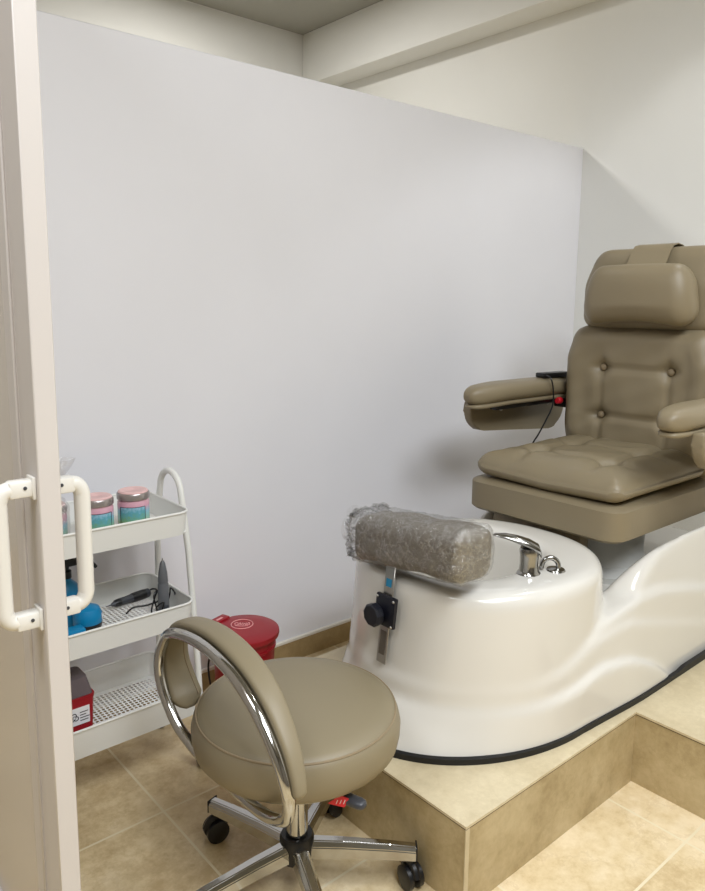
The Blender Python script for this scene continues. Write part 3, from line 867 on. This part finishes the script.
# clear bag gathered over the hidden jar, mouth flaring up
bg = MB(); pr = None
for r_b, z in ((.0445, .0), (.046, .05), (.046, .092), (.036, .112), (.016, .124), (.013, .134), (.024, .155), (.040, .185), (.046, .205)):
    ring = []
    for k in range(22):
        a = 2 * PI * k / 22; q = 1 + (.10 if z > .12 else .02) * math.sin(5 * a + z * 40)
        ring.append(bg.bm.verts.new((.567 + r_b * q * math.cos(a) + (.018 * max(0, z - .12) / .08), 1.755 + r_b * q * math.sin(a) * (1 if z < .12 else .55), TZ + z + .001)))
    if pr:
        for k in range(22): bg.bm.faces.new((pr[k], pr[(k + 1) % 22], ring[(k + 1) % 22], ring[k]))
    pr = ring
tag(obj('plastic_bag', bg, M['bag'], org=(.567, 1.755, TZ), sharp=0), 'clear plastic bag gathered over the jar beside the door', 'bag')

# middle shelf: spray bottle, round blue gadget, blue packet, two nail drills
MZ = .4245
bo = (.630, 1.850, MZ)
bot = thing('spray_bottle', 'blue spray bottle with black trigger head on the middle shelf', 'bottle', bo)
obj('bottle_body', MB().lathe([(0, 0), (.030, 0), (.033, .004), (.033, .085), (.028, .105), (.014, .118), (.012, .126), (0, .126)], bo, 32), M['blue'], bot, bo)
tr = MB().lathe([(0, .124), (.015, .124), (.015, .142), (.010, .145), (.010, .158), (0, .158)], bo, 20)
tr.box((bo[0] - .022, bo[1] - .010, MZ + .152), (bo[0] + .036, bo[1] + .010, MZ + .176), .005)
trg = obj('spray_head', tr, M['black'], bot, bo)
obj('trigger', MB().tube(spline([V(bo) + V(p) for p in ((.034, -.002, .172), (.056, -.003, .164), (.068, -.004, .150), (.078, -.005, .136))], 5), .0048, 8), M['black'], trg, bo)
go = (.655, 1.778, MZ)
gd = thing('rounded_gadget', 'round blue and black gadget with white label on the middle shelf', 'gadget', go)
g_ = obj('shell', MB().lathe([(0, .012), (.030, .012), (.0355, .022), (.035, .046), (.029, .060), (.016, .066), (0, .067)], go, 36), M['blue'], gd, go)
obj('base', MB().lathe([(0, 0), (.026, 0), (.032, .006), (.0350, .016), (.0357, .024), (0, .024)], go, 36), M['black'], gd, go)
wl = MB(); pr = None
for i in range(7):
    a = math.radians(-40 + 40 * i / 6); row = [wl.bm.verts.new((go[0] + r * math.cos(a), go[1] + r * math.sin(a), MZ + z)) for r, z in ((.0360, .032), (.0355, .046))]
    if pr: wl.bm.faces.new((pr[0], row[0], row[1], pr[1]))
    pr = row
obj('label_sticker', wl, M['white'], g_, go)
po = (.588, 1.722, MZ)
pk = thing('blue_packet', 'small blue carton with white label at the front of the middle shelf', 'box', po)
obj('carton', MB().box((po[0] - .035, po[1] - .018, MZ), (po[0] + .035, po[1] + .018, MZ + .040), .002), M['blue'], pk, po)
pk2 = obj('label_sticker', MB().box((po[0] + .010, po[1] - .0188, MZ + .008), (po[0] + .0335, po[1] - .0178, MZ + .033)), M['white'], pk, po)
ik = MB()
for i in range(4): ik.box((po[0] + .013, po[1] - .0194, MZ + .012 + .005 * i), (po[0] + .013 + (.016, .012, .017, .010)[i], po[1] - .0186, MZ + .0138 + .005 * i))
obj('label_print', ik, M['ink'], pk, po)
# drill lying down
a0, a1 = V((.742, 1.862, MZ + .013)), V((.872, 1.884, MZ + .013))
dv = (a1 - a0).normalized(); ln = (a1 - a0).length
do = tuple((a0 + a1) / 2 - V((0, 0, .013)))
nd = thing('nail_drill', 'dark grey nail drill pen lying flat on the middle shelf', 'nail drill', do)
def along(prof, mat_): return [a0 + dv * (t * ln) for t, r in prof], [r for t, r in prof]
P_, R_ = along([(-.04, .0012), (.06, .0018), (.10, .005), (.16, .0085), (.30, .011), (.42, .0105), (.58, .012), (.85, .013), (.97, .012), (1.0, .008)], 0)
obj('body', MB().tube(P_, R_, 18), M['dgrey'], nd, do)
P_, R_ = along([(.56, .0126), (.60, .0131), (.84, .0136), (.88, .0130)], 0); obj('grip_sleeve', MB().tube(P_, R_, 18), M['black'], nd, do)
P_, R_ = along([(.15, .0082), (.17, .0098), (.27, .0112), (.29, .0108)], 0); obj('nose_collar', MB().tube(P_, R_, 18), M['black'], nd, do)
cdl = MB().tube(spline([a1 + dv * -.003 + V((0, 0, .004)), V((.878, 1.874, MZ + .024)), V((.879, 1.85, MZ + .026)), V((.872, 1.822, MZ + .010)), V((.84, 1.825, MZ + .003)), V((.80, 1.832, MZ + .003)), V((.77, 1.808, MZ + .003))], 8), .0024, 8)
obj('cable', cdl, M['black'], nd, do)
# drill handpiece standing in its cradle
eo = (.850, 1.752, MZ)
hpd = thing('nail_drill_handpiece', 'pointed grey nail drill handpiece standing upright on the middle shelf', 'nail drill', eo)
obj('body', MB().lathe([(0, .004), (.0130, .004), (.0150, .012), (.0140, .082), (.0128, .085), (.0128, .088), (.0135, .091), (.0115, .116), (.0070, .140), (.003, .147), (0, .148)], eo, 24), M['grey'], hpd, eo)
obj('tip', MB().lathe([(0, .145), (.002, .145), (.0016, .153), (0, .154)], eo, 12), M['brushed'], hpd, eo)
cr = MB().lathe([(0, 0), (.022, 0), (.022, .006), (.017, .009), (.0165, .013), (0, .013)], eo, 24)
cr.box((eo[0] - .006, eo[1] - .019, MZ + .006), (eo[0] + .006, eo[1] - .011, MZ + .028), .002)
obj('cradle', cr, M['dgrey'], hpd, eo)
cb = MB()
for path in ([(-.016, -.008, .004), (-.030, -.018, .030), (-.010, -.022, .040), (-.022, -.020, .010), (-.052, -.028, .004)],
             [(.012, .010, .006), (.024, .012, .044), (.026, .010, .062), (.033, .004, .052), (.034, 0, .044)],
             [(-.012, .012, .004), (-.020, .016, .046), (-.008, .022, .058), (-.028, .012, .020), (-.040, -.01, .004), (-.060, -.036, .003)]):
    cb.tube(spline([V(eo) + V(p) for p in path], 7), .0022, 8)
obj('cable', cb, M['black'], hpd, eo)
obj('connector', MB().tube([V(eo) + V((.018, -.016, .012)), V(eo) + V((.030, -.016, .014))], .0055, 12), M['brushed'], hpd, eo)
obj('connector', MB().tube([V(eo) + V((-.034, -.018, .010)), V(eo) + V((-.020, -.02, .014))], .0055, 12), M['brushed'], hpd, eo)

# sharps box on the bottom shelf
BZ = .1715
so_ = (.580, 1.745, BZ)
sh = thing('sharps_container', 'red sharps container with smoky clear lid on the bottom shelf', 'container', so_)
def frus(x0, x1, y0, y1, z0, z1, g):
    m = MB(); a = rrect(so_[0] + x0, so_[0] + x1, so_[1] + y0, so_[1] + y1, .012); b = rrect(so_[0] + x0 - g, so_[0] + x1 + g, so_[1] + y0 - g, so_[1] + y1 + g, .013)
    va = [m.bm.verts.new((x, y, BZ + z0)) for x, y in a]; vb = [m.bm.verts.new((x, y, BZ + z1)) for x, y in b]; n = len(a)
    m.bm.faces.new(list(reversed(va))); m.bm.faces.new(vb)
    for i in range(n): m.bm.faces.new((va[i], va[(i + 1) % n], vb[(i + 1) % n], vb[i]))
    return m
obj('box_body', frus(-.050, .050, -.042, .042, 0, .116, .005), M['red'], sh, so_)
ld = frus(-.056, .056, -.048, .048, .1165, .125, .001); ldo = obj('lid_rim', ld, M['red'], sh, so_)
obj('clear_lid', frus(-.053, .053, -.045, .045, .1255, .168, -.010), M['smoke'], sh, so_)
yl = so_[1] - .0462
wl = obj('label_sticker', MB().box((so_[0] - .012, yl - .0012, BZ + .056), (so_[0] + .040, yl + .0002, BZ + .100)), M['white'], sh, so_)
bk_ = MB()
for k in range(3):
    a = PI / 2 + 2 * PI * k / 3; c = V((so_[0] + .002 + .0055 * math.cos(a), yl - .0016, BZ + .077 + .0055 * math.sin(a)))
    bk_.tube([c + V((.0052 * math.cos(a + PI + t), 0, .0052 * math.sin(a + PI + t))) for t in [0.7 + (2 * PI - 1.4) * i / 14 for i in range(15)]], .0011, 6)
bk_.tube([V((so_[0] + .002 + .004 * math.cos(t), yl - .0016, BZ + .077 + .004 * math.sin(t))) for t in [2 * PI * i / 14 for i in range(14)]], .0007, 6, True)
for i in range(4): bk_.box((so_[0] + .016, yl - .0018, BZ + .065 + .007 * i), (so_[0] + .016 + (.02, .023, .015, .02)[i], yl - .001, BZ + .067 + .007 * i))
obj('hazard_mark', bk_, M['ink'], sh, so_)

# ------------------------------------------------------------------ red pedal bin
po_ = (1.124, 1.792, 0); BH = .288
pb = thing('pedal_bin', 'round red plastic pedal bin with printed lid between stool and partition', 'bin', po_)
rb = .103
body_ = obj('bin_body', MB().lathe([(0, .004), (.080, .004), (.084, .012), (.0905, BH - .055), (.0945, BH - .052), (.0945, BH - .045), (.091, BH - .044), (.092, BH - .018), (0, BH - .018)], po_, 56), M['red'], pb, po_)
ldb = obj('lid', MB().lathe([(0, BH - .016), (rb, BH - .019), (rb + .002, BH - .012), (rb + .001, BH - .003), (rb - .004, BH), (.06, BH + .004), (0, BH + .005)], po_, 64), M['red'], pb, po_)
bd = V((-.30, .95, 0)).normalized(); bs2 = V((bd.y, -bd.x, 0))
hg = MB(); m3 = Matrix((bs2, bd, V((0, 0, 1)))).transposed()
hg.box((-.034, .082, -.030), (.034, .114, .008), .005)
for v in hg.bm.verts: v.co = m3 @ v.co + V(po_) + V((0, 0, BH))
obj('hinge', hg, M['red'], pb, po_)
sk = MB().box((-.016, .090, .0078), (.010, .098, .0086))
for v in sk.bm.verts: v.co = m3 @ v.co + V(po_) + V((0, 0, BH))
obj('sticker', sk, M['emblem'], ldb, po_)
em = MB(); ec_ = V(po_) + V((.006, .020, BH + .0048))
em.tube([ec_ + V((.0325 * math.cos(2 * PI * k / 40), .0325 * math.sin(2 * PI * k / 40), 0)) for k in range(40)], .0016, 6, True)
rx = V((.76, -.65, 0)); ry = V((.65, .76, 0))
for path in ([(-.020, -.006), (-.022, .006), (-.014, .009), (-.012, -.004), (-.018, -.008)], [(-.009, -.007), (-.007, .010), (-.003, -.005), (.001, .008)],
             [(.003, -.007), (.006, .004), (.010, -.002), (.012, .008), (.011, -.006)], [(.014, -.006), (.017, .007), (.021, .011), (.022, -.002), (.017, -.006)], [(-.020, -.012), (0, -.014), (.019, -.011)]):
    em.tube(spline([ec_ + rx * a + ry * b for a, b in path], 5), .0013, 6)
obj('emblem', em, M['emblem'], ldb, po_)
ped = MB().box((-.022, -.125, .008), (.022, -.07, .016), .003)
for v in ped.bm.verts: v.co = m3 @ v.co + V(po_)
obj('pedal', ped, M['black'], pb, po_)
wr = MB().tube(spline([V(po_) + bd * .098 - bs2 * .03 + V((0, 0, .22)), V(po_) + bd * .108 - bs2 * .040 + V((0, 0, .16)), V(po_) + bd * .096 - bs2 * .045 + V((0, 0, .10)), V(po_) + bd * .088 - bs2 * .03 + V((0, 0, .03))], 6), .003, 8)
obj('pedal_rod', wr, M['black'], pb, po_)

# ------------------------------------------------------------------ light
def area(name, loc, size, power, col=(1, .97, .92), target=None, size_y=None, spread=None):
    l = bpy.data.lights.new(name, 'AREA'); l.energy = power; l.color = col; l.size = size
    l.shape = 'RECTANGLE'; l.size_y = size_y or size
    if spread: l.spread = spread
    o = bpy.data.objects.new(name, l); C.objects.link(o); o.location = loc
    if target: o.rotation_euler = (V(target) - V(loc)).to_track_quat('-Z', 'Y').to_euler()
    return o
area('ceiling_panel_lamp', (1.45, -.45, ZC - .02), .9, 36, (.93, .965, 1), size_y=.9)
area('camera_side_fill', (.25, -.9, ZC - .02), 1.0, 56, (.92, .96, 1), size_y=1.0)  # added fill from the camera side, lifts the left floor
area('door_face_fill', (-.75, .75, ZC - .02), .8, 26, (.95, .97, 1), size_y=.8)  # extra light added to brighten the door's left face, no known fixture
area('neighbour_room_lamp', (1.9, 3.05, ZC - .02), .25, 17, (1, .975, .93))
sp_ = bpy.data.lights.new('downlight', 'SPOT'); sp_.energy = 20; sp_.spot_size = math.radians(106); sp_.spot_blend = .32; sp_.shadow_soft_size = .05; sp_.color = (.98, .99, 1)
so2 = bpy.data.objects.new('downlight', sp_); C.objects.link(so2); so2.location = (2.82, .957, ZC - .03)
w = bpy.data.worlds.new('world'); sc.world = w; w.use_nodes = True
w.node_tree.nodes['Background'].inputs[0].default_value = (.9, .93, 1, 1); w.node_tree.nodes['Background'].inputs[1].default_value = .0

sc.view_settings.view_transform = 'Standard'; sc.view_settings.look = 'None'; sc.view_settings.gamma = 1; sc.view_settings.use_curve_mapping = False
sc.view_settings.exposure = .40
sc.cycles.use_denoising = True
sc.cycles.max_bounces = 10; sc.cycles.diffuse_bounces = 6; sc.cycles.transparent_max_bounces = 12
sc.cycles.sample_clamp_indirect = 6
sc.cycles.caustics_reflective = False; sc.cycles.caustics_refractive = False
